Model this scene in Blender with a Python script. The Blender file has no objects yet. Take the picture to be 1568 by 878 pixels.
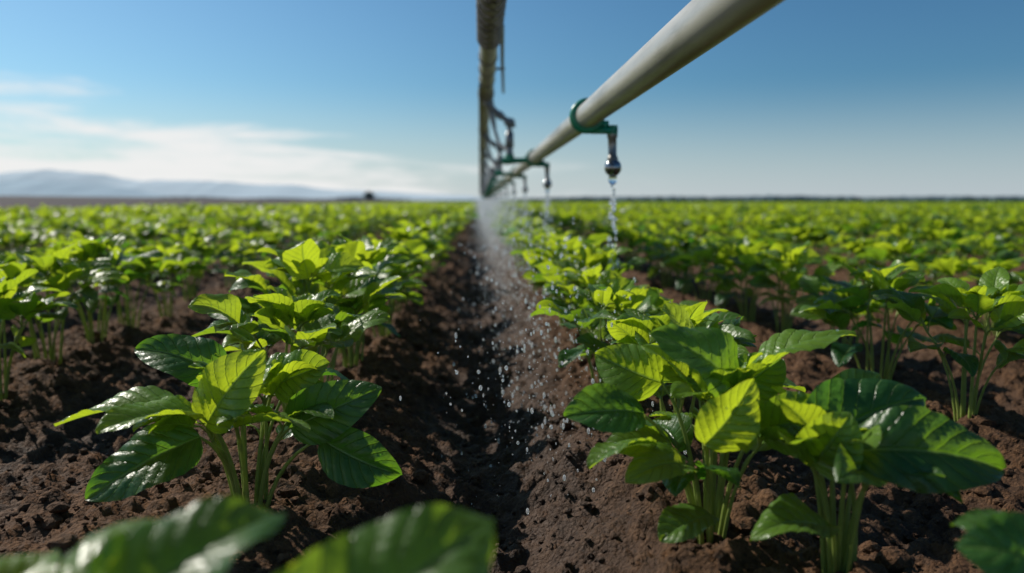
import bpy, math, random
import numpy as np
from mathutils import Vector, Matrix
rng=np.random.default_rng(11)
random.seed(5)
scene=bpy.context.scene
SUN=np.array([-0.64,0.46,0.62]); SUN=SUN/np.linalg.norm(SUN)

# ------------------------------------------------------------------ helpers
def norm(v):
    v=np.asarray(v,float); return v/(np.linalg.norm(v)+1e-12)
TAB=rng.random((256,256))
def vn(x,y):
    xf=np.floor(x); yf=np.floor(y)
    xi=xf.astype(np.int64)&255; yi=yf.astype(np.int64)&255
    fx=x-xf; fy=y-yf
    fx=fx*fx*(3-2*fx); fy=fy*fy*(3-2*fy)
    x1=(xi+1)&255; y1=(yi+1)&255
    a=TAB[xi,yi]*(1-fx)+TAB[x1,yi]*fx
    b=TAB[xi,y1]*(1-fx)+TAB[x1,y1]*fx
    return a*(1-fy)+b*fy-0.5
def fbm(x,y,o=4):
    r=0;a=1.0
    for i in range(o):
        r=r+a*vn(x+17.3*i,y+9.1*i); a*=0.5; x=x*2.03; y=y*2.03
    return r
J1=rng.random((256,256));J2=rng.random((256,256));J3=rng.random((256,256))
def clod(x,y,s,rmin,rmax,prob):
    X=x/s;Y=y/s
    xf=np.floor(X);yf=np.floor(Y)
    out=np.zeros_like(X)
    for i in(-1,0,1):
        for j in(-1,0,1):
            cx=xf+i;cy=yf+j
            a=cx.astype(np.int64)&255;b=cy.astype(np.int64)&255
            px=cx+.2+.6*J1[a,b];py=cy+.2+.6*J2[a,b]
            r=np.where(J3[a,b]<prob,rmin+(rmax-rmin)*((J3[a,b]*37.7)%1.0),0)
            d2=(X-px)**2+(Y-py)**2
            out=np.maximum(out,np.sqrt(np.maximum(0,r*r-d2)))
    return out*s
EDGE=-12.6
ROWS=np.array(sorted([-.45]+[-1.62-.92*i for i in range(12)]+[.42+.9*i for i in range(140)]))
def ground(x,y):
    inside=np.clip((x-EDGE)/1.5,0,1)
    wob=.03*vn(y*.9,x*0+3)
    c=np.cos(2*np.pi*np.interp(x+wob,ROWS,np.arange(len(ROWS))))
    z=(.045*c-.03)*inside
    centre=np.exp(-((x-.0)/.2)**2)
    z=z-.035*centre
    near=np.clip(1.3-np.hypot(x,y)/60,0,1)
    z=z+near*(.06*fbm(x*3.1,y*2.6,3)+.036*fbm(x*12,y*12,3)+.014*fbm(x*48,y*48,2))
    wx=x+.02*vn(x*40,y*40)+.008*vn(x*110,y*110);wy=y+.02*vn(x*40+9,y*40+5)+.008*vn(x*110+4,y*110+8)
    z=z+near*(.6*clod(wx,wy,.085,.15,.5,.6)+.75*clod(wx+3.3,wy+1.7,.038,.2,.5,.75)+.8*clod(wx+5.1,wy+2.2,.019,.2,.5,.75))
    t=np.clip((-x+EDGE-3)/45,0,1); t=t*t*(3-2*t)
    z=z+1.25*t*np.clip(y/40,0,1)
    return z

class MB:
    def __init__(s): s.v=[];s.f=[];s.uv=[];s.t=[];s.m=[];s.n=0
    def add(s,v,f,uv=None,tint=.5,mat=0):
        v=np.asarray(v,float); f=np.asarray(f,int)
        s.v.append(v); s.f.append(f+s.n)
        s.uv.append(np.zeros((len(v),2)) if uv is None else uv)
        s.t.append(np.full(len(v),tint) if np.isscalar(tint) else tint)
        s.m.append(np.full(len(f),mat)); s.n+=len(v)
    def mesh(s,name,mats,smooth=True):
        V=np.concatenate(s.v);UV=np.concatenate(s.uv);T=np.concatenate(s.t);M=np.concatenate(s.m)
        idx=np.concatenate([f.ravel() for f in s.f])
        sizes=np.concatenate([np.full(len(f),f.shape[1]) for f in s.f])
        starts=np.concatenate([[0],np.cumsum(sizes)[:-1]])
        me=bpy.data.meshes.new(name)
        me.vertices.add(len(V));me.vertices.foreach_set('co',V.ravel())
        me.loops.add(len(idx));me.loops.foreach_set('vertex_index',idx.astype(np.int32))
        me.polygons.add(len(sizes));me.polygons.foreach_set('loop_start',starts.astype(np.int32))
        me.polygons.foreach_set('loop_total',sizes.astype(np.int32))
        for m in mats: me.materials.append(m)
        me.polygons.foreach_set('material_index',M.astype(np.int32))
        me.polygons.foreach_set('use_smooth',np.full(len(sizes),smooth))
        u=me.uv_layers.new(name='UVMap');u.data.foreach_set('uv',UV[idx].ravel())
        a=me.attributes.new('tint','FLOAT','POINT');a.data.foreach_set('value',T)
        me.update(calc_edges=True);me.validate()
        return me
def obj(name,me,parent=None,loc=(0,0,0)):
    o=bpy.data.objects.new(name,me);o.location=loc
    scene.collection.objects.link(o)
    if parent: o.parent=parent
    return o
def gridfaces(ny,nx,wrap=False):
    i=np.arange(ny-1)[:,None];j=np.arange(nx if wrap else nx-1)[None,:]
    a=i*nx+j;b=i*nx+(j+1)%nx
    return np.stack([a,b,b+nx,a+nx],-1).reshape(-1,4)
def tube(mb,pts,rad,seg=7,tint=.5,mat=0,caps=True):
    P=np.asarray(pts,float);n=len(P);rad=np.broadcast_to(rad,(n,))
    T=np.gradient(P,axis=0);T/=np.linalg.norm(T,axis=1)[:,None]+1e-12
    ref=np.array([0,0,1.0]) if abs(T[0][2])<.9 else np.array([1.0,0,0])
    A=np.cross(T,ref);A/=np.linalg.norm(A,axis=1)[:,None]+1e-12
    B=np.cross(T,A)
    an=np.linspace(0,2*np.pi,seg,endpoint=False)
    V=P[:,None,:]+rad[:,None,None]*(A[:,None,:]*np.cos(an)[None,:,None]+B[:,None,:]*np.sin(an)[None,:,None])
    uv=np.stack([np.tile(an/6.28,n),np.repeat(np.linspace(0,1,n),seg)],1)
    mb.add(V.reshape(-1,3),gridfaces(n,seg,True),uv,tint,mat)
    if caps:
        for k in(0,n-1):
            mb.add(np.vstack([V[k],P[k]]),[[q,(q+1)%seg,seg] for q in range(seg)],None,tint,mat)
def bez(a,b,c,n=7):
    t=np.linspace(0,1,n)[:,None];a,b,c=map(lambda q:np.asarray(q,float),(a,b,c))
    return (1-t)**2*a+2*t*(1-t)*b+t*t*c
def sphere(mb,c,r,sz=(1,1,1),nu=8,nv=6,mat=0,tint=.5):
    th=np.linspace(0.02,np.pi-.02,nv);ph=np.linspace(0,2*np.pi,nu,endpoint=False)
    V=np.stack([np.sin(th)[:,None]*np.cos(ph),np.sin(th)[:,None]*np.sin(ph),np.cos(th)[:,None]*np.ones(nu)],-1).reshape(-1,3)
    mb.add(V*r*np.array(sz)+np.array(c),gridfaces(nv,nu,True)[:,::-1],None,tint,mat)

# ------------------------------------------------------------------ materials
def mat(name):
    m=bpy.data.materials.new(name);m.use_nodes=True
    nt=m.node_tree;nt.nodes.clear();o=nt.nodes.new('ShaderNodeOutputMaterial')
    return m,nt,o
def N(nt,t,**k):
    n=nt.nodes.new(t)
    for a,b in k.items():
        if a.startswith('i_'): n.inputs[a[2:].replace('_',' ')].default_value=b
        else: setattr(n,a,b)
    return n
def math_(nt,op,a,b=None,c=None,clamp=False):
    n=nt.nodes.new('ShaderNodeMath');n.operation=op;n.use_clamp=clamp
    for i,x in enumerate((a,b,c)):
        if x is None: continue
        if isinstance(x,(int,float)): n.inputs[i].default_value=x
        else: nt.links.new(x,n.inputs[i])
    return n.outputs[0]
def mix(nt,f,a,b,blend='MIX'):
    n=nt.nodes.new('ShaderNodeMix');n.data_type='RGBA';n.blend_type=blend
    for i,x in ((0,f),(6,a),(7,b)):
        if isinstance(x,(int,float)): n.inputs[i].default_value=x
        elif isinstance(x,tuple): n.inputs[i].default_value=(*x,1)
        else: nt.links.new(x,n.inputs[i])
    return n.outputs[2]
def smooth(nt,val,lo,hi):
    n=nt.nodes.new('ShaderNodeMapRange');n.interpolation_type='SMOOTHSTEP'
    n.inputs[1].default_value=lo;n.inputs[2].default_value=hi
    nt.links.new(val,n.inputs[0]);return n.outputs[0]

def leaf_material():
    m,nt,o=mat('leaf');L=nt.links
    uv=N(nt,'ShaderNodeUVMap');sp=N(nt,'ShaderNodeSeparateXYZ');L.new(uv.outputs[0],sp.inputs[0])
    u=math_(nt,'ABSOLUTE',math_(nt,'MULTIPLY_ADD',sp.outputs[0],2.0,-1.0))
    v=sp.outputs[1]
    tc=N(nt,'ShaderNodeTexCoord')
    wz=N(nt,'ShaderNodeTexNoise',i_Scale=60.0,i_Detail=2.0);L.new(tc.outputs['Object'],wz.inputs['Vector'])
    ph=math_(nt,'SUBTRACT',math_(nt,'MULTIPLY',v,8.0),math_(nt,'MULTIPLY',u,2.0))
    ph=math_(nt,'ADD',ph,math_(nt,'MULTIPLY_ADD',wz.outputs['Fac'],.24,-.12))
    fr=math_(nt,'ABSOLUTE',math_(nt,'SUBTRACT',math_(nt,'FRACT',ph),0.5))
    side=smooth(nt,fr,.41,.5)
    mid=math_(nt,'SUBTRACT',1.0,smooth(nt,u,.02,.08))
    vein=math_(nt,'MAXIMUM',math_(nt,'MULTIPLY',side,.75),mid)
    at=N(nt,'ShaderNodeAttribute',attribute_name='tint')
    oi=N(nt,'ShaderNodeObjectInfo')
    nz=N(nt,'ShaderNodeTexNoise',i_Scale=22.0,i_Detail=3.0);L.new(tc.outputs['Object'],nz.inputs['Vector'])
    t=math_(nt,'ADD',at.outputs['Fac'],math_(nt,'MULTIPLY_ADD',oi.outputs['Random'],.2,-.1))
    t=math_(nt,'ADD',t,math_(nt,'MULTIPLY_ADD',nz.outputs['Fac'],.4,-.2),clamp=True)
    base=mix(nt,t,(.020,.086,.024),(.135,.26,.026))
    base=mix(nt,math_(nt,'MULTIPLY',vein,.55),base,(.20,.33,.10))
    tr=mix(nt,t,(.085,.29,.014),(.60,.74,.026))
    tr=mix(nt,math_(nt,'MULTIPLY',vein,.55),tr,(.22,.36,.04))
    hz=N(nt,'ShaderNodeTexNoise',i_Scale=80.0,i_Detail=3.0);L.new(tc.outputs['Object'],hz.inputs['Vector'])
    hgt=math_(nt,'ADD',math_(nt,'MULTIPLY',vein,-1.3),math_(nt,'MULTIPLY',hz.outputs['Fac'],1.0))
    bp=N(nt,'ShaderNodeBump',i_Strength=.75,i_Distance=.003);L.new(hgt,bp.inputs['Height'])
    p=N(nt,'ShaderNodeBsdfPrincipled',i_Roughness=.42)
    p.inputs['Specular IOR Level'].default_value=.62
    L.new(base,p.inputs['Base Color']);L.new(bp.outputs[0],p.inputs['Normal'])
    rr=math_(nt,'MULTIPLY_ADD',nz.outputs['Fac'],.35,.17);L.new(rr,p.inputs['Roughness'])
    tb=N(nt,'ShaderNodeBsdfTranslucent');L.new(tr,tb.inputs[0]);L.new(bp.outputs[0],tb.inputs['Normal'])
    mx=N(nt,'ShaderNodeMixShader');mx.inputs[0].default_value=.5
    L.new(p.outputs[0],mx.inputs[1]);L.new(tb.outputs[0],mx.inputs[2]);L.new(mx.outputs[0],o.inputs[0])
    return m
def stem_material():
    m,nt,o=mat('stem');L=nt.links
    tc=N(nt,'ShaderNodeTexCoord');nz=N(nt,'ShaderNodeTexNoise',i_Scale=30.0);L.new(tc.outputs['Object'],nz.inputs['Vector'])
    c=mix(nt,nz.outputs['Fac'],(.14,.22,.035),(.32,.37,.10))
    p=N(nt,'ShaderNodeBsdfPrincipled',i_Roughness=.45);L.new(c,p.inputs['Base Color'])
    tb=N(nt,'ShaderNodeBsdfTranslucent');tb.inputs[0].default_value=(.5,.6,.09,1)
    mx=N(nt,'ShaderNodeMixShader');mx.inputs[0].default_value=.25
    L.new(p.outputs[0],mx.inputs[1]);L.new(tb.outputs[0],mx.inputs[2]);L.new(mx.outputs[0],o.inputs[0])
    return m
def water_material(name,white):
    m,nt,o=mat(name);L=nt.links
    g=N(nt,'ShaderNodeBsdfPrincipled',i_Roughness=.03,i_IOR=1.33);g.inputs['Transmission Weight'].default_value=1.0
    g.inputs['Base Color'].default_value=(.97,.99,1,1)
    d=N(nt,'ShaderNodeBsdfTranslucent');d.inputs[0].default_value=(.9,.93,.96,1)
    d2=N(nt,'ShaderNodeBsdfDiffuse');d2.inputs[0].default_value=(.85,.88,.9,1)
    a=N(nt,'ShaderNodeMixShader');L.new(d.outputs[0],a.inputs[1]);L.new(d2.outputs[0],a.inputs[2])
    b=N(nt,'ShaderNodeMixShader');b.inputs[0].default_value=white
    L.new(g.outputs[0],b.inputs[1]);L.new(a.outputs[0],b.inputs[2]);L.new(b.outputs[0],o.inputs[0])
    return m
def soil_material():
    m,nt,o=mat('soil');L=nt.links
    ge=N(nt,'ShaderNodeNewGeometry');pos=ge.outputs['Position']
    def nz(s,d=5,r=.6):
        n=N(nt,'ShaderNodeTexNoise',i_Scale=s,i_Detail=float(d),i_Roughness=r);L.new(pos,n.inputs['Vector']);return n.outputs['Fac']
    a=nz(2.2);b=nz(28.0,6);c=nz(160.0,4,.7)
    col=mix(nt,smooth(nt,a,.35,.65),(.050,.024,.0105),(.098,.047,.0205))
    col=mix(nt,smooth(nt,b,.38,.72),col,(.145,.072,.032))
    col=mix(nt,smooth(nt,c,.57,.76),col,(.25,.14,.075))
    col=mix(nt,math_(nt,'SUBTRACT',1.0,smooth(nt,c,.3,.46)),col,(.022,.0115,.0065))
    sp=N(nt,'ShaderNodeSeparateXYZ');L.new(pos,sp.inputs[0])
    damp=math_(nt,'SUBTRACT',1.0,smooth(nt,sp.outputs[2],-.11,-.02))
    wetx=math_(nt,'SUBTRACT',1.0,smooth(nt,math_(nt,'ABSOLUTE',math_(nt,'SUBTRACT',sp.outputs[0],.12)),.06,.26))
    damp=math_(nt,'MAXIMUM',math_(nt,'MULTIPLY',damp,.55),math_(nt,'MULTIPLY',wetx,.55))
    col=mix(nt,damp,col,(.026,.013,.007))
    gx=smooth(nt,sp.outputs[0],EDGE-.5,EDGE+.4);gy=smooth(nt,sp.outputs[1],110,128)
    bare=math_(nt,'MULTIPLY',math_(nt,'SUBTRACT',1.0,gx),smooth(nt,sp.outputs[1],20,60))
    col=mix(nt,bare,col,(.055,.041,.039))
    gn=nz(.15,6)
    green=mix(nt,smooth(nt,gn,.3,.7),(.10,.19,.02),(.15,.27,.03))
    col=mix(nt,math_(nt,'MULTIPLY',gx,gy),col,green)
    p=N(nt,'ShaderNodeBsdfPrincipled',i_Roughness=.85);L.new(col,p.inputs['Base Color'])
    p.inputs['Specular IOR Level'].default_value=.3
    L.new(math_(nt,'MULTIPLY_ADD',damp,-.45,.9),p.inputs['Roughness'])
    vo=N(nt,'ShaderNodeTexVoronoi',i_Scale=110.0);L.new(pos,vo.inputs['Vector'])
    h=math_(nt,'ADD',math_(nt,'MULTIPLY',c,.8),math_(nt,'ADD',math_(nt,'MULTIPLY',b,1.6),math_(nt,'MULTIPLY',vo.outputs['Distance'],-.6)))
    bp=N(nt,'ShaderNodeBump',i_Strength=1.0,i_Distance=.010);L.new(h,bp.inputs['Height']);L.new(bp.outputs[0],p.inputs['Normal'])
    L.new(p.outputs[0],o.inputs[0]);return m
def simple(name,c1,c2,rough=.5,metal=0,scale=8,bump=.2,streak=None):
    m,nt,o=mat(name);L=nt.links
    tc=N(nt,'ShaderNodeTexCoord');mp=N(nt,'ShaderNodeMapping');L.new(tc.outputs['Object'],mp.inputs[0])
    if streak: mp.inputs['Scale'].default_value=streak
    nz=N(nt,'ShaderNodeTexNoise',i_Scale=float(scale),i_Detail=6.0,i_Roughness=.65);L.new(mp.outputs[0],nz.inputs['Vector'])
    f=smooth(nt,nz.outputs['Fac'],.38,.68)
    p=N(nt,'ShaderNodeBsdfPrincipled',i_Roughness=rough,i_Metallic=float(metal));L.new(mix(nt,f,c1,c2),p.inputs['Base Color'])
    if bump>0:
        bp=N(nt,'ShaderNodeBump',i_Strength=bump,i_Distance=.004);L.new(nz.outputs['Fac'],bp.inputs['Height']);L.new(bp.outputs[0],p.inputs['Normal'])
    L.new(p.outputs[0],o.inputs[0]);return m
LEAF=leaf_material();STEM=stem_material();WATER=water_material('water_drop',.08);DROP=water_material('falling_water',.34);MIST=water_material('water_mist',.65)
SOIL=soil_material()
PIPE=simple('weathered_pipe',(.46,.445,.40),(.25,.24,.205),.36,.25,14,0,(1,.12,1))
OPIPE=simple('weathered_steel_pipe',(.40,.375,.33),(.17,.15,.13),.36,.3,16,.1,(1,.5,1))
STEEL=simple('galvanised_steel',(.27,.26,.24),(.11,.10,.09),.4,.6,18,.2,(1,.2,1))
DARK=simple('dark_fitting',(.15,.155,.16),(.22,.22,.22),.35,.4,25)
GREEN=simple('green_plastic',(.0,.24,.125),(.008,.14,.07),.35,0,25)
CHROME=simple('nozzle_metal',(.30,.31,.33),(.16,.17,.18),.16,.9,30,.05)
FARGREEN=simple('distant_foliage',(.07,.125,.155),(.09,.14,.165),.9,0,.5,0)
TREEM=simple('haze_tinted_foliage',(.11,.17,.16),(.13,.19,.16),.8,0,3,0)  # crown green paled with distance haze painted into the base colour
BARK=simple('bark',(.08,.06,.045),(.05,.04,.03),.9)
MTN=simple('haze_tinted_rock',(.30,.41,.48),(.32,.425,.495),1,0,.004,0)  # blue-grey aerial haze painted into the rock's base colour
MTN2=simple('far_haze_tinted_rock',(.41,.51,.57),(.43,.52,.58),1,0,.004,0)  # farther ridge: paler haze, nearer the sky tone, painted into the colour

# ------------------------------------------------------------------ ground
def axis_x():
    p=list(np.arange(0,1.95,.011));s=.011
    while p[-1]<6500:
        x=p[-1]
        if x<28: s=min(s*1.04,.25)
        else: s=s*1.15
        p.append(x+s)
    p=np.array(p);return np.concatenate([-p[::-1][:-1],p])
def axis_y():
    p=list(np.arange(-3,.5,.1))+list(np.arange(.5,3.2,.010))
    while p[-1]<6500:
        y=p[-1];p.append(y+(.010+.012*(y-3.2) if y<130 else .1*y))
    return np.array(p)
gx=axis_x();gy=axis_y()
X,Y=np.meshgrid(gx,gy);Z=ground(X.ravel(),Y.ravel())
mb=MB();mb.add(np.stack([X.ravel(),Y.ravel(),Z],1),gridfaces(len(gy),len(gx)))
obj('ground',mb.mesh('ground',[SOIL]))

def ico(sub):
    import bmesh
    bm=bmesh.new();bmesh.ops.create_icosphere(bm,subdivisions=sub,radius=1)
    v=np.array([q.co[:] for q in bm.verts]);f=np.array([[w.index for w in q.verts] for q in bm.faces]);bm.free();return v,f
def scatter_mass(name,base_v,base_f,pos,size,mats,lump=0,smooth_=True,mat_idx=0):
    n=len(pos);k=len(base_v)
    ang=rng.random((n,1))*6.28;c,s=np.cos(ang),np.sin(ang)
    bx=base_v[None,:,0]*np.ones((n,1));by=base_v[None,:,1];bz=base_v[None,:,2]*np.ones((n,1))
    r=1+lump*(rng.random((n,k))-.5)
    V=np.stack([(c*bx-s*by)*r,(s*bx+c*by)*r,bz*r],-1)*size[:,None,:]+pos[:,None,:]
    F=base_f[None]+np.arange(n)[:,None,None]*k
    mb=MB();mb.add(V.reshape(-1,3),F.reshape(-1,base_f.shape[1]))
    return obj(name,mb.mesh(name,mats,smooth_))
iv,jf=ico(2);i1,f1=ico(1)
def clods(n,r0,r1,pw,bv,bf,lump):
    yy=.55+7*rng.random(n)**1.6;xx=(rng.random(n)-.5)*(1.6+1.3*yy)
    rr=r0+r1*rng.random(n)**pw
    zz=ground(xx,yy)+rr*.2
    sz=np.stack([rr*(.8+.6*rng.random(n)),rr*(.8+.6*rng.random(n)),rr*(.6+.4*rng.random(n))],1)
    scatter_mass('soil_clods',bv,bf,np.stack([xx,yy,zz],1),sz,[SOIL],lump,False)
clods(26000,.0018,.008,3.0,i1,f1,.6)
clods(2600,.006,.017,2.5,iv,jf,.32)

# ------------------------------------------------------------------ plants
def add_leaf(mb,b,d,up,L,W,k,fold,tint,nx,ny,rg,drops=0,twist=0):
    d=norm(d);s=norm(np.cross(d,up));n=np.cross(s,d)
    roll=rg.normal(0,.28)
    s,n=s*np.cos(roll)+n*np.sin(roll),-s*np.sin(roll)+n*np.cos(roll)
    t=np.linspace(0,1,ny);ang=k*(.5-t**1.2)
    T=d*np.cos(ang)[:,None]+n*np.sin(ang)[:,None]
    Nn=-d*np.sin(ang)[:,None]+n*np.cos(ang)[:,None]
    C=np.array(b)+np.vstack([[0,0,0],np.cumsum((T[1:]+T[:-1])/2,0)])*L/(ny-1)
    sway=rg.normal(0,.05)*L;C=C+s*(sway*(t**2))[:,None]
    w=(t+.002)**.5*(1.0-t+.004)**.8;w=w/w.max()*W/2;w=np.maximum(w,.0009)
    tw=twist*(t-.3)
    S=s*np.cos(tw)[:,None]+Nn*np.sin(tw)[:,None];NN=np.cross(S,T)
    u=np.linspace(-1,1,nx)
    U,Tt=np.meshgrid(u,t);Wd=w[:,None]
    au=np.abs(U)
    ph=(Tt*8-au*2.0)
    pk=np.abs(np.sin(np.pi*ph))**.8*np.clip(au*3,0,1)*(1-.5*au)
    p1,p2,p3=rg.random(3)*6.28
    f1=rg.uniform(5,10)
    h=Wd*(np.sin(fold)*au*(1-.45*au)*1.4)+.13*Wd*pk+Wd*.2*au**2*np.sin(Tt*f1+p1+U*1.2)+.03*Wd*au**3*np.sin(Tt*18+p3+U)+.07*W*(np.sin(Tt*4+U*2+p2))*.5
    V=C[:,None,:]+S[:,None,:]*(U*Wd*np.cos(fold*(.6+.4*au)))[:,:,None]+NN[:,None,:]*h[:,:,None]
    uv=np.stack([(U.ravel()+1)/2,Tt.ravel()],1)
    mb.add(V.reshape(-1,3),gridfaces(ny,nx),uv,float(np.clip(tint,0,1)),0)
    for q in range(drops):
        i=rg.integers(3,ny-3);j=rg.integers(1,nx-1)
        c=V[i,j];nrm=NN[i];r=.0012+.0028*rg.random()**2
        sphere(mb,c+nrm*r*.35,r,(1,1,.65),8,6,2)

def plant(seed,H=.34,R=.26,nst=9,m=4,nx=11,ny=25,drops=.0,custom=(),ls=1.0,seg=7,tb=0.0):
    rg=np.random.default_rng(seed);mb=MB()
    for i in range(nst):
        inner=(i%3==0)
        az=2*np.pi*i/nst+rg.normal(0,.3)
        b=np.array([np.cos(az),np.sin(az),0])*rg.uniform(.008,.035);b[2]=-.05
        rr=R*(rg.uniform(.02,.22) if inner else rg.uniform(.25,.5))
        zt=H*(rg.uniform(.72,.84) if inner else rg.uniform(.45,.74))
        node=np.array([np.cos(az)*rr,np.sin(az)*rr,zt])
        ctl=np.array([b[0]*1.6,b[1]*1.6,zt*.6])
        P=bez(b,ctl,node,7)
        tube(mb,P,np.linspace(.0052,.0030,7)*rg.uniform(.75,1.1),seg,.5,1,False)
        mm=m+(1 if inner else 0)
        for j in range(mm):
            if inner: a=az+2*np.pi*j/mm+rg.normal(0,.35)
            else: a=az+(j-(mm-1)/2)*(3.8/mm)+rg.normal(0,.25)
            e0=rg.uniform(.15,.9) if inner else rg.uniform(-.15,.6)
            pl=rg.uniform(.02,.06)
            dirp=norm([np.cos(a),np.sin(a),.9])
            low=(j==mm-1 and not inner and rg.random()<.6)
            st=P[4] if low else node
            lb=st+dirp*pl
            Pp=bez(st,st+np.array([0,0,pl*.5])+dirp*pl*.3,lb,4)
            tube(mb,Pp,[.0026,.0022,.002,.0018],5,.5,1,False)
            Ln=rg.uniform(.085,.155)*ls*(.8 if inner else 1.0)
            if low: Ln*=.9;e0=rg.uniform(-.5,.1)
            d=np.array([np.cos(a)*np.cos(e0),np.sin(a)*np.cos(e0),np.sin(e0)])
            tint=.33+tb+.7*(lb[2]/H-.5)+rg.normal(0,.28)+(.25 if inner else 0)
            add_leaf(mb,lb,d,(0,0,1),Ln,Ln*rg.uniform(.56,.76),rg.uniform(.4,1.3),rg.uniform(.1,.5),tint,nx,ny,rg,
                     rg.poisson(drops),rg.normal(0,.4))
    for (b,t,W,k,fold,tint,up) in custom:
        b=np.array(b,float);t=np.array(t,float)
        r0=np.array([b[0]*.15,b[1]*.15,-.04])
        P=bez(r0,[b[0]*.35,b[1]*.35,b[2]*.75],b,8)
        tube(mb,P,np.linspace(.0052,.0025,8),seg,.5,1,False)
        L=np.linalg.norm(t-b)*1.06
        add_leaf(mb,b,t-b,up,L,W,k,fold,tint,15,49,rg,rg.poisson(drops*2),0)
    return mb.mesh('bean_plant_mesh',[LEAF,STEM,WATER])

UPZ=(0,-.15,1);UPC=(0,-.75,.65)
leftc=[((-.07,-.06,.165),(-.235,-.13,.07),.125,.6,.2,.05,(-.2,-.75,.7)),
 ((-.08,-.08,.22),(-.295,-.11,.20),.11,.5,.35,.85,UPZ),
 ((-.06,.06,.25),(-.225,.08,.315),.11,.9,.3,.12,UPC),
 ((-.045,-.10,.20),(.06,-.10,.33),.12,.5,.3,1.0,UPC),
 ((.09,-.04,.175),(.26,-.05,.245),.11,.5,.2,.15,UPC),
 ((.15,-.05,.155),(.295,-.07,.09),.105,.7,.25,.10,UPC),
 ((.01,-.11,.20),(.15,-.18,.205),.10,.6,.3,.85,UPZ),
 ((-.05,-.1,.215),(-.19,-.19,.21),.10,.8,.3,.9,UPZ),
 ((.05,.02,.24),(.16,.0,.28),.10,.8,.3,.7,UPC)]
rightc=[((-.13,-.03,.235),(-.26,-.05,.235),.10,.7,.3,.15,UPC),
 ((-.12,-.08,.195),(-.225,-.10,.165),.095,.8,.3,.6,UPZ),
 ((.03,-.03,.28),(-.12,-.04,.365),.125,.6,.25,.25,UPC),
 ((.05,-.02,.29),(.22,-.02,.36),.12,.5,.35,.8,UPZ),
 ((-.05,-.12,.21),(.02,-.13,.31),.10,.4,.4,.95,UPC),
 ((-.02,.06,.30),(-.07,.08,.40),.10,.6,.3,.8,UPC),
 ((.05,-.08,.22),(.16,-.11,.27),.11,.8,.3,.4,UPC),
 ((-.08,.05,.27),(-.19,.09,.31),.10,.8,.3,.7,UPC),
 ((.02,.04,.24),(.13,.06,.31),.10,.8,.3,.3,UPC),
 ((-.03,-.10,.085),(-.12,-.13,.06),.085,.8,.25,.4,UPZ)]
right2=[((-.06,-.02,.215),(.12,.02,.28),.14,.8,.2,.08,UPC),
 ((-.02,-.06,.215),(.20,-.07,.20),.125,.9,.25,.2,UPC),
 ((-.07,-.05,.19),(-.02,-.06,.27),.11,.6,.5,.8,UPC),
 ((.03,-.04,.17),(.13,-.10,.15),.10,.9,.3,.2,UPZ),
 ((-.04,-.06,.10),(-.17,-.09,.09),.095,.8,.3,.7,UPZ),
 ((.0,.06,.22),(.10,.10,.29),.11,.8,.3,.3,UPC)]
def put(x,y,me,rot=0,s=1.0):
    o=obj('bean_plant',me,None,(x,y,float(ground(np.array([x]),np.array([y]))[0])-.002))
    o.rotation_euler=(0,0,rot);o.scale=(s,s,s);return o
put(-.45,1.52,plant(21,.29,.20,8,3,drops=.45,custom=leftc,ls=.95,tb=.03))
put(.40,1.32,plant(22,.30,.22,8,3,drops=.45,custom=rightc,ls=1.0,tb=.03))
put(.565,1.19,plant(23,.24,.16,5,2,drops=.4,custom=right2,ls=.95,tb=.03))
nearL=[((.19,.09,.285),(.335,.18,.360),.12,.9,.15,.45,UPC),
 ((.05,.11,.31),(.15,.22,.355),.10,1.0,.3,.35,UPC),
 ((.14,.12,.28),(.25,.22,.305),.09,.9,.25,1.0,UPC),
 ((.0,.10,.28),(.06,.24,.335),.10,1.0,.3,.8,UPZ),
 ((-.08,.10,.29),(-.04,.21,.325),.09,.6,.3,1.0,UPC)]
put(-.33,.46,plant(24,.22,.08,3,2,custom=nearL,drops=.5))
nearR=[((-.05,.0,.23),(-.16,.02,.262),.10,.9,.3,.2,UPC),((.0,.06,.21),(-.10,.12,.235),.09,.8,.3,.4,UPC)]
put(.68,.80,plant(25,.20,.08,3,2,custom=nearR))
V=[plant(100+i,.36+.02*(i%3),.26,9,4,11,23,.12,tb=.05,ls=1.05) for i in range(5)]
spots=[(-.46,1.98,.34),(-.50,2.38,.42),(-.45,2.75,.37),(-.52,3.1,.38),(-.42,3.45,.37),(-.47,3.8,.37),(-.45,4.15,.37),(-.45,4.55,.37),
 (.46,1.82,.31),(.36,2.2,.33),(.50,2.55,.34),(.40,2.9,.35),(.46,3.25,.36),(.40,3.6,.36),(.42,4.0,.37),(.43,4.3,.36),(.45,4.65,.36),
 (-1.50,2.48,.35),(-1.56,2.9,.36),(-1.58,3.3,.38),(-1.62,3.7,.37),(-1.6,4.1,.36),(-1.62,4.5,.36),
 (1.25,1.95,.33),(1.27,2.45,.37),(1.40,2.95,.30),(1.33,3.4,.38),(1.3,3.8,.36),(1.3,4.2,.36),(1.32,4.6,.36),
 (-1.55,1.9,.34)]
for i,(x,y,h) in enumerate(spots):
    put(x,y,V[i%5],random.random()*6.28,h/.37*random.uniform(.95,1.05))

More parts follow.
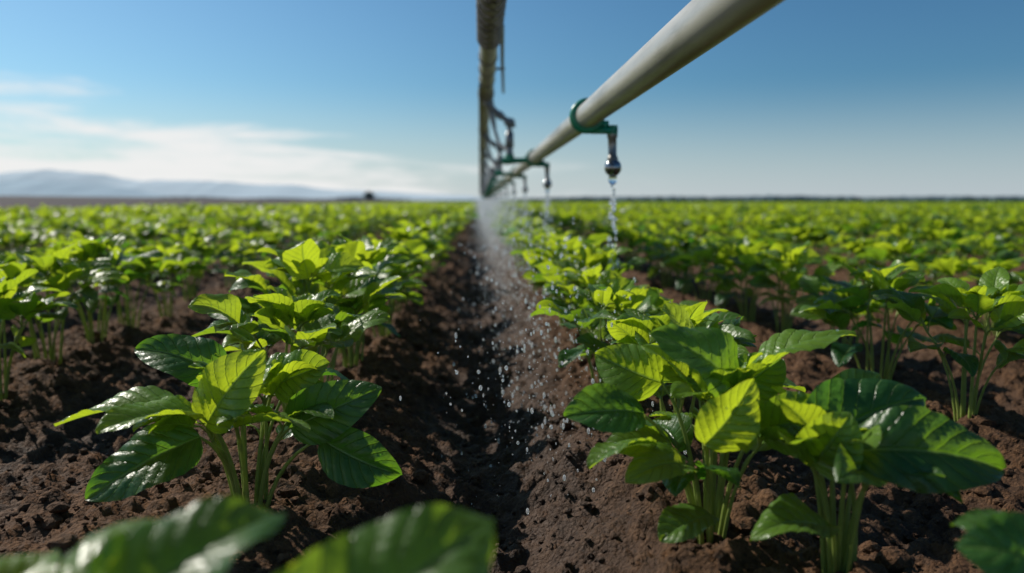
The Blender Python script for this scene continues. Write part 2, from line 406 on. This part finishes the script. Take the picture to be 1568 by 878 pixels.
colM=bpy.data.collections.new('bean_plant_sources_mid');colF=bpy.data.collections.new('bean_plant_sources_far')
for i in range(6):
    colM.objects.link(bpy.data.objects.new('mid_plant_%02d'%i,plant(200+i,.37,.27,8,4,7,11,0,seg=5,tb=.08,ls=1.05)))
for i in range(5):
    colF.objects.link(bpy.data.objects.new('far_plant_%02d'%i,plant(300+i,.37,.29,6,4,3,5,0,ls=1.25,seg=3,tb=.16)))
def scatter(name,pts,rots,scl,idx,col):
    me=bpy.data.meshes.new(name);me.vertices.add(len(pts));me.vertices.foreach_set('co',pts.ravel())
    a=me.attributes.new('rot','FLOAT_VECTOR','POINT');a.data.foreach_set('vector',rots.ravel())
    a=me.attributes.new('scl','FLOAT','POINT');a.data.foreach_set('value',scl)
    a=me.attributes.new('idx','INT','POINT');a.data.foreach_set('value',idx.astype(np.int32))
    o=obj(name,me)
    ng=bpy.data.node_groups.new(name,'GeometryNodeTree')
    ng.interface.new_socket('Geometry',in_out='INPUT',socket_type='NodeSocketGeometry')
    ng.interface.new_socket('Geometry',in_out='OUTPUT',socket_type='NodeSocketGeometry')
    i=ng.nodes.new('NodeGroupInput');q=ng.nodes.new('NodeGroupOutput')
    ip=ng.nodes.new('GeometryNodeInstanceOnPoints');ci=ng.nodes.new('GeometryNodeCollectionInfo')
    ci.inputs[0].default_value=col;ci.inputs[1].default_value=True;ci.inputs[2].default_value=True
    def na(n_,t):
        x=ng.nodes.new('GeometryNodeInputNamedAttribute');x.data_type=t;x.inputs[0].default_value=n_
        return x.outputs[0]
    L=ng.links
    L.new(i.outputs[0],ip.inputs['Points']);L.new(ci.outputs[0],ip.inputs['Instance'])
    ip.inputs['Pick Instance'].default_value=True
    L.new(na('idx','INT'),ip.inputs['Instance Index']);L.new(na('rot','FLOAT_VECTOR'),ip.inputs['Rotation']);L.new(na('scl','FLOAT'),ip.inputs['Scale'])
    L.new(ip.outputs[0],q.inputs[0])
    md=o.modifiers.new('scatter','NODES');md.node_group=ng
    return o
P=[]
for r in ROWS:
    if r<EDGE+.1: continue
    y0=4.95 if (-1.7<r<1.5) else 1.0
    y=y0+random.random()*.3
    while y<132:
        if abs(r)<.8*y+3 and (r<.76*y+3) and not (abs(r)<2.6 and y<1.7):
            P.append((r+random.gauss(0,.045),y))
        y+=(.40 if y<30 else .46)*random.uniform(.8,1.25)
P=np.array(P);P=P[rng.random(len(P))>.04]
z=ground(P[:,0],P[:,1])-.01
z=np.where(P[:,1]>40,-.01,z)
P3=np.stack([P[:,0],P[:,1],z],1)
dist=np.hypot(P[:,0],P[:,1])
rot=np.stack([rng.normal(0,.06,len(P)),rng.normal(0,.06,len(P)),rng.random(len(P))*6.28],1)
patch=.10*vn(P[:,0]*.25,P[:,1]*.12)*2
sc=.96*(1+.12*rng.standard_normal(len(P))+patch).clip(.65,1.25)
idx=rng.integers(0,30,len(P))
mk=dist<12
scatter('bean_crop_rows',P3[mk],rot[mk],sc[mk],idx[mk]%6,colM)
scatter('distant_bean_crop_rows',P3[~mk],rot[~mk],sc[~mk],idx[~mk]%5,colF)

# ------------------------------------------------------------------ irrigation
def empty(name,loc=(0,0,0)):
    e=bpy.data.objects.new(name,None);e.location=loc;scene.collection.objects.link(e);return e
LX,LZ,LR=.42,.93,.047
OX,OZ,OR=.05,1.41,.049
sp=empty('sprinkler_pipe')
mb=MB();ys=np.concatenate([[-1.2],np.arange(0,120,1.5)])
tube(mb,[(LX,y,LZ-.0) for y in ys],LR,96)
obj('pipe',mb.mesh('pipe',[PIPE]),sp)
mb=MB();mb2=MB();mb3=MB();mb4=MB();mb5=MB()
def ring(mb,c,R,r,axis='y',a0=0,a1=2*np.pi,n=40,seg=10):
    a=np.linspace(a0,a1,n)
    pts=[(c[0]+R*math.cos(q),c[1],c[2]+R*math.sin(q)) for q in a]
    tube(mb,pts,r,seg,caps=True)
def band(mb,c,R,w,th,seg=36):
    ys_=[-w/2,-w/2,-w/2+th*.4,w/2-th*.4,w/2,w/2];rs=[R-.002,R+th*.6,R+th,R+th,R+th*.6,R-.002]
    an=np.linspace(0,2*np.pi,seg,endpoint=False)
    Vv=np.array([[ (c[0]+r*math.cos(a),c[1]+y,c[2]+r*math.sin(a)) for a in an] for y,r in zip(ys_,rs)])
    mb.add(Vv.reshape(-1,3),gridfaces(len(ys_),seg,True))
def box(mb,a,b):
    a=np.array(a,float);b=np.array(b,float)
    q=.12*min(abs(b-a))
    vs=[];
    for z_,k in((a[2],q),(a[2]+q,0),(b[2]-q,0),(b[2],q)):
        vs+=[(a[0]+k,a[1]+k,z_),(b[0]-k,a[1]+k,z_),(b[0]-k,b[1]-k,z_),(a[0]+k,b[1]-k,z_)]
    mb.add(vs,gridfaces(4,4,True));mb.add([vs[0],vs[1],vs[2],vs[3],vs[12],vs[13],vs[14],vs[15]],[[3,2,1,0],[4,5,6,7]])
clamps=[3.15+3.05*i for i in range(26)]
for ci_,y in enumerate(clamps):
    band(mb,(LX,y,LZ),LR,.055,.013)
    band(mb,(LX,y-.023,LZ),LR+.009,.010,.011);band(mb,(LX,y+.023,LZ),LR+.009,.010,.011)
    box(mb,(LX+.012,y-.02,LZ-.068),(LX+.118,y+.02,LZ-.047))
    tube(mb,[(LX+.1,y,LZ-.075),(LX+.1,y,LZ-.036)],.021,14)
    box(mb,(LX+.045,y-.008,LZ-.05),(LX+.085,y+.008,LZ-.018))
    x=LX+.1
    tube(mb2,[(x,y,LZ-.07),(x,y,LZ-.08),(x,y,LZ-.085),(x+.002,y,LZ-.155),(x+.002,y,LZ-.158),(x+.003,y,LZ-.17)],[.021,.021,.0175,.0165,.021,.021],16)
    tube(mb3,[(x+.003,y,LZ-.166),(x+.003,y,LZ-.178)],[.014,.024],16)
    sphere(mb3,(x+.004,y,LZ-.199),.034,(1,1,1.05),20,14)
    tube(mb3,[(x+.004,y,LZ-.222),(x+.004,y,LZ-.237)],[.017,.009],14)
    sphere(mb5,(x+.004,y,LZ-.245),.018,(1,1,1.3),16,12)
obj('clamps',mb.mesh('clamps',[GREEN]),sp);obj('nozzle_bodies',mb2.mesh('nozzle_bodies',[STEEL]),sp)
obj('nozzle_heads',mb3.mesh('nozzle_heads',[CHROME]),sp);obj('hanging_drops',mb5.mesh('hanging_drops',[WATER]),sp)

op=empty('overhead_irrigation_pipe')
mb=MB();tube(mb,[(OX,y,OZ) for y in np.concatenate([[-1.0],np.arange(0,120,1.5)])],OR,72)
obj('main_pipe',mb.mesh('main_pipe',[OPIPE]),op)
mb=MB();mb2=MB();mb3=MB()
for y in np.arange(2.9,4.1,.13): ring(mb,(OX,y,OZ),OR+.003,.011,n=28,seg=8)
for y in list(np.arange(4.6,6.0,.42)): band(mb,(OX,y,OZ),OR,.02,.006)
for i,y in enumerate(clamps[1:]):
    for dy in(-.07,-.02,.03): band(mb,(OX,y+dy,OZ),OR,.026,.014)
    tube(mb2,[(OX,y,OZ-.03),(OX+.01,y,OZ-.075)],.03,14)
    tube(mb2,[(OX+.005,y,OZ-.06),(OX+.05,y,OZ-.11),(OX+.10,y,OZ-.155),(OX+.165,y,OZ-.20)],[.028,.025,.022,.022],12)
    tube(mb2,[(OX+.09,y,OZ-.145),(OX+.125,y,OZ-.172)],.031,12)
    sphere(mb2,(OX+.18,y,OZ-.212),.038,(1.15,1,.95),16,12)
    tube(mb2,[(OX+.205,y,OZ-.19),(OX+.215,y,OZ-.25)],[.014,.014],10)
    tube(mb2,[(OX+.18,y,OZ-.22),(OX+.18,y,OZ-.29)],.02,12)
    tube(mb2,[(OX+.18,y,OZ-.28),(OX+.18,y,OZ-.285),(OX+.18,y,OZ-.40),(OX+.18,y,OZ-.405)],[.02,.031,.034,.024],14)
    tube(mb2,[(OX+.18,y,OZ-.40),(OX+.18,y,OZ-.47)],[.026,.03],14)
    tube(mb2,[(OX+.02,y+.25,OZ-.04),(OX+.06,y+.2,OZ-.22),(OX+.10,y+.12,OZ-.36),(OX+.175,y+.01,OZ-.43)],[.014,.014,.014,.014],9)
    tube(mb3,[(OX+.12,y,OZ-.50),(OX+.155,y,OZ-.505),(OX+.27,y,OZ-.50),(LX-.04,y,LZ-.015)],[.026,.028,.021,.024],14)
    tube(mb3,[(OX+.18,y,OZ-.455),(OX+.18,y,OZ-.505)],.035,16)
    band(mb3,(LX,y+.045,LZ),LR,.02,.015)
obj('collars',mb.mesh('collars',[STEEL]),op);obj('drop_fittings',mb2.mesh('drop_fittings',[DARK]),op);obj('green_outlets',mb3.mesh('green_outlets',[GREEN]),op)
mb=MB()
for y0 in [3.9]+[c+.6 for c in clamps[1:]]:
    tube(mb,[(OX+.06,y0,OZ+.02),(OX+.085,y0+.9,OZ+.02),(OX+.13,y0+2.2,OZ)],[.011,.011,.009],8)
    tube(mb,[(OX+.0,y0+.1,OZ+.01),(OX+.07,y0+.1,OZ+.02)],.008,8)
    tube(mb,[(OX+.0,y0+1.2,OZ+.01),(OX+.11,y0+1.2,OZ+.015)],.008,8)
tube(mb,[(OX-.045,y,OZ-.035) for y in np.arange(5.5,100,1.0)],.012,8)
obj('side_rods',mb.mesh('side_rods',[DARK]),op)

# ------------------------------------------------------------------ water
def drops_at(name,pos,r,elong,m,hi):
    b,f=(iv,jf) if hi else (i1,f1)
    size=np.stack([r,r,r*elong],1);return scatter_mass(name,b,f,pos,size,[m],0,True)
Pp=[];R_=[];E=[]
for y in clamps[:10]:
    z=LZ-.27;k=0;g=1.15 if y<5 else 1.8
    while z>.18:
        n_=1 if random.random()<.55 else 2
        for _ in range(n_):
            Pp.append((LX+.104+random.gauss(0,.004+.016*k/30),y+random.gauss(0,.008),z));R_.append(g*random.uniform(.003,.008));E.append(random.uniform(1,2.0))
        z-=random.uniform(.010,.026);k+=1
drops_at('falling_water_drops',np.array(Pp),np.array(R_),np.array(E),DROP,True)
n=2400
y=np.exp(rng.uniform(np.log(1.55),np.log(8),n));hh=rng.random(n)
zz=-.06+.62*hh*np.clip(.30+y/5,0,1)
xx=.20+.115*rng.standard_normal(n)+.04*np.sin(y*5+hh*3)
rr=(.0009+.0042*rng.random(n)**3.4)*np.clip(.55+y/6,0,1.2)
drops_at('water_spray_drops',np.stack([xx,y,zz],1),rr,1+1.3*rng.random(n),DROP,True)
n=60000
y=np.exp(rng.uniform(np.log(3.2),np.log(95),n)**1.0)
keep=rng.random(n)<np.clip((y-2.3)/11,.04,1);y=y[keep];n=len(y)
hh=rng.random(n)**1.1
xx=.20+(.085+.0025*y)*rng.standard_normal(n)+.03*np.sin(y*2.3);zz=-.05+.68*hh
rr=(.0009+.0025*rng.random(n)**2)*np.clip(.45+y/11,0,2.8)
o4=np.array([[1,0,0],[0,1,0],[-1,0,0],[0,-1,0],[0,0,1],[0,0,-1]],float);f4=np.array([[0,1,4],[1,2,4],[2,3,4],[3,0,4],[1,0,5],[2,1,5],[3,2,5],[0,3,5]])
scatter_mass('water_spray',o4,f4,np.stack([xx,y,zz],1),np.stack([rr,rr,rr*(1.2+1.5*rng.random(n))],1),[MIST],0,True)

# ------------------------------------------------------------------ distance
def ridge(name,y0,x0,x1,hf,m,depth):
    nx_,ny_=260,14
    xs=np.linspace(x0,x1,nx_);s=np.linspace(0,1,ny_)
    Xs,S=np.meshgrid(xs,s);Yy=y0+depth*S+40*fbm(Xs*.002,S*2,3)
    H=hf(xs)[None,:]*np.sin(np.pi*np.clip(S,0,1)*.5)**1.2*(1+.06*fbm(Xs*.004,S*4+7,4))
    mb=MB();mb.add(np.stack([Xs.ravel(),Yy.ravel(),(H-4).ravel()],1),gridfaces(ny_,nx_));obj(name,mb.mesh(name,[m]))
sm=lambda a:np.clip(a,0,1)**2*(3-2*np.clip(a,0,1))
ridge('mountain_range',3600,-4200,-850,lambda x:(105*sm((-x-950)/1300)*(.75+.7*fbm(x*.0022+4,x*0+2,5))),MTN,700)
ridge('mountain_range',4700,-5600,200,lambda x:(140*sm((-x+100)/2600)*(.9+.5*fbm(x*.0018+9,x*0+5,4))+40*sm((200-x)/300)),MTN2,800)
n=2600
xx=rng.uniform(-60,900,n);yy=620+120*rng.random(n)+.1*np.abs(xx)
hgt=(2.4+1.6*vn(xx*.02,xx*0+1)+1.0*rng.random(n))
hgt*=np.clip((xx+60)/150,.35,1)
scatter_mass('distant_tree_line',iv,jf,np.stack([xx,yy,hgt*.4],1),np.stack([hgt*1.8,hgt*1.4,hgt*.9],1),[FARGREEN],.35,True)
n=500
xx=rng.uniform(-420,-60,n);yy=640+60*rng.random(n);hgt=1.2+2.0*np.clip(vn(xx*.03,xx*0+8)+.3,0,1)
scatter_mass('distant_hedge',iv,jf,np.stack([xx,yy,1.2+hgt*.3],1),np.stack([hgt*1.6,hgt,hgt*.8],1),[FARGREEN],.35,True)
T=empty('broadleaf_tree',(-31.5,230,float(ground(np.array([-31.5]),np.array([230.]))[0])-.1))
mb=MB();tube(mb,[(0,0,-.2),(.05,0,.7),(0,0,1.4)],[.2,.14,.1],8)
for a in range(6):
    tube(mb,bez((0,0,.8+.1*a),(math.cos(a)*.5,math.sin(a)*.5,1.4),(math.cos(a)*1.1,math.sin(a)*1.1,1.9+.15*a)),np.linspace(.07,.02,7),6)
obj('trunk',mb.mesh('trunk',[BARK]),T)
n=2600;cl=rng.normal(0,1,(24,3));cl=cl/np.linalg.norm(cl,axis=1)[:,None]*rng.uniform(.3,1.25,(24,1))
pos=cl[rng.integers(0,24,n)]*np.array([1.15,1.15,.85])+rng.normal(0,.27,(n,3))+np.array([0,0,1.95])
pos=pos[pos[:,2]>.5];n=len(pos)
q=np.array([[-1,0,-.6],[0,-.5,.3],[1,0,.6],[0,.5,.2]],float)
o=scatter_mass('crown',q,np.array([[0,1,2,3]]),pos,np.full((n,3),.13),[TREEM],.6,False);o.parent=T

# ------------------------------------------------------------------ light, sky
w=bpy.data.worlds.new('World');scene.world=w;w.use_nodes=True
nt=w.node_tree;nt.nodes.clear();L=nt.links
out=N(nt,'ShaderNodeOutputWorld');bg=N(nt,'ShaderNodeBackground');L.new(bg.outputs[0],out.inputs[0])
ST=.08;bg.inputs[1].default_value=ST
sky=N(nt,'ShaderNodeTexSky');sky.sky_type='NISHITA';sky.sun_disc=False
sky.sun_elevation=math.asin(SUN[2]);sky.sun_rotation=math.atan2(SUN[0],SUN[1])
sky.air_density=1.0;sky.dust_density=.6;sky.ozone_density=2.0;sky.altitude=0
tc=N(nt,'ShaderNodeTexCoord');s3=N(nt,'ShaderNodeSeparateXYZ');L.new(tc.outputs['Generated'],s3.inputs[0])
x,z=s3.outputs[0],s3.outputs[2]
mp=N(nt,'ShaderNodeMapping');mp.inputs['Scale'].default_value=(1.6,1.6,13);mp.inputs['Rotation'].default_value=(0,math.radians(-6),0);L.new(tc.outputs['Generated'],mp.inputs[0])
nz=N(nt,'ShaderNodeTexNoise',i_Scale=2.3,i_Detail=8.0,i_Roughness=.6,i_Distortion=.4);L.new(mp.outputs[0],nz.inputs['Vector'])
lim=math_(nt,'MULTIPLY_ADD',math_(nt,'MAXIMUM',math_(nt,'MULTIPLY',x,-1.0),0.0),.20,.022)
v=math_(nt,'MULTIPLY',math_(nt,'SUBTRACT',lim,z),17.0)
v=math_(nt,'ADD',v,math_(nt,'MULTIPLY',math_(nt,'SUBTRACT',nz.outputs['Fac'],.5),4.4))
cl=math_(nt,'MULTIPLY',smooth(nt,v,-.15,1.0),.92)
cl=math_(nt,'MULTIPLY',cl,smooth(nt,z,.17,.11))
cl=math_(nt,'MULTIPLY',cl,smooth(nt,x,.3,-.12))
haze=math_(nt,'MULTIPLY',math_(nt,'SUBTRACT',1.0,smooth(nt,z,-.03,.15)),.80)
tint=mix(nt,smooth(nt,x,-.5,.5),(.70,1.04,1.20),(.42,.76,.95))
skyc=mix(nt,1.0,sky.outputs[0],tint,'MULTIPLY')
hazec=mix(nt,smooth(nt,x,-.6,.7),(9.0,9.3,9.5),(7.4,8.1,8.8))
c=mix(nt,haze,skyc,hazec)
c=mix(nt,cl,c,(11.1,11.0,10.9))
L.new(c,bg.inputs[0])
sd=bpy.data.lights.new('sun','SUN');sd.energy=5.0;sd.angle=math.radians(.5);sd.color=(1,.94,.84)
so=bpy.data.objects.new('sun',sd);scene.collection.objects.link(so)
so.rotation_euler=Vector(SUN).to_track_quat('Z','Y').to_euler()

cam=bpy.data.cameras.new('camera');co=bpy.data.objects.new('camera',cam);scene.collection.objects.link(co)
cam.lens=28;cam.sensor_width=36;cam.clip_end=12000;cam.clip_start=.02
co.location=(0,0,.6);co.rotation_euler=(math.radians(90-6.13),0,math.radians(-2.3))
cam.dof.use_dof=True;cam.dof.focus_distance=1.65;cam.dof.aperture_fstop=1.9
scene.camera=co
scene.view_settings.view_transform='Standard';scene.view_settings.look='None';scene.view_settings.exposure=0
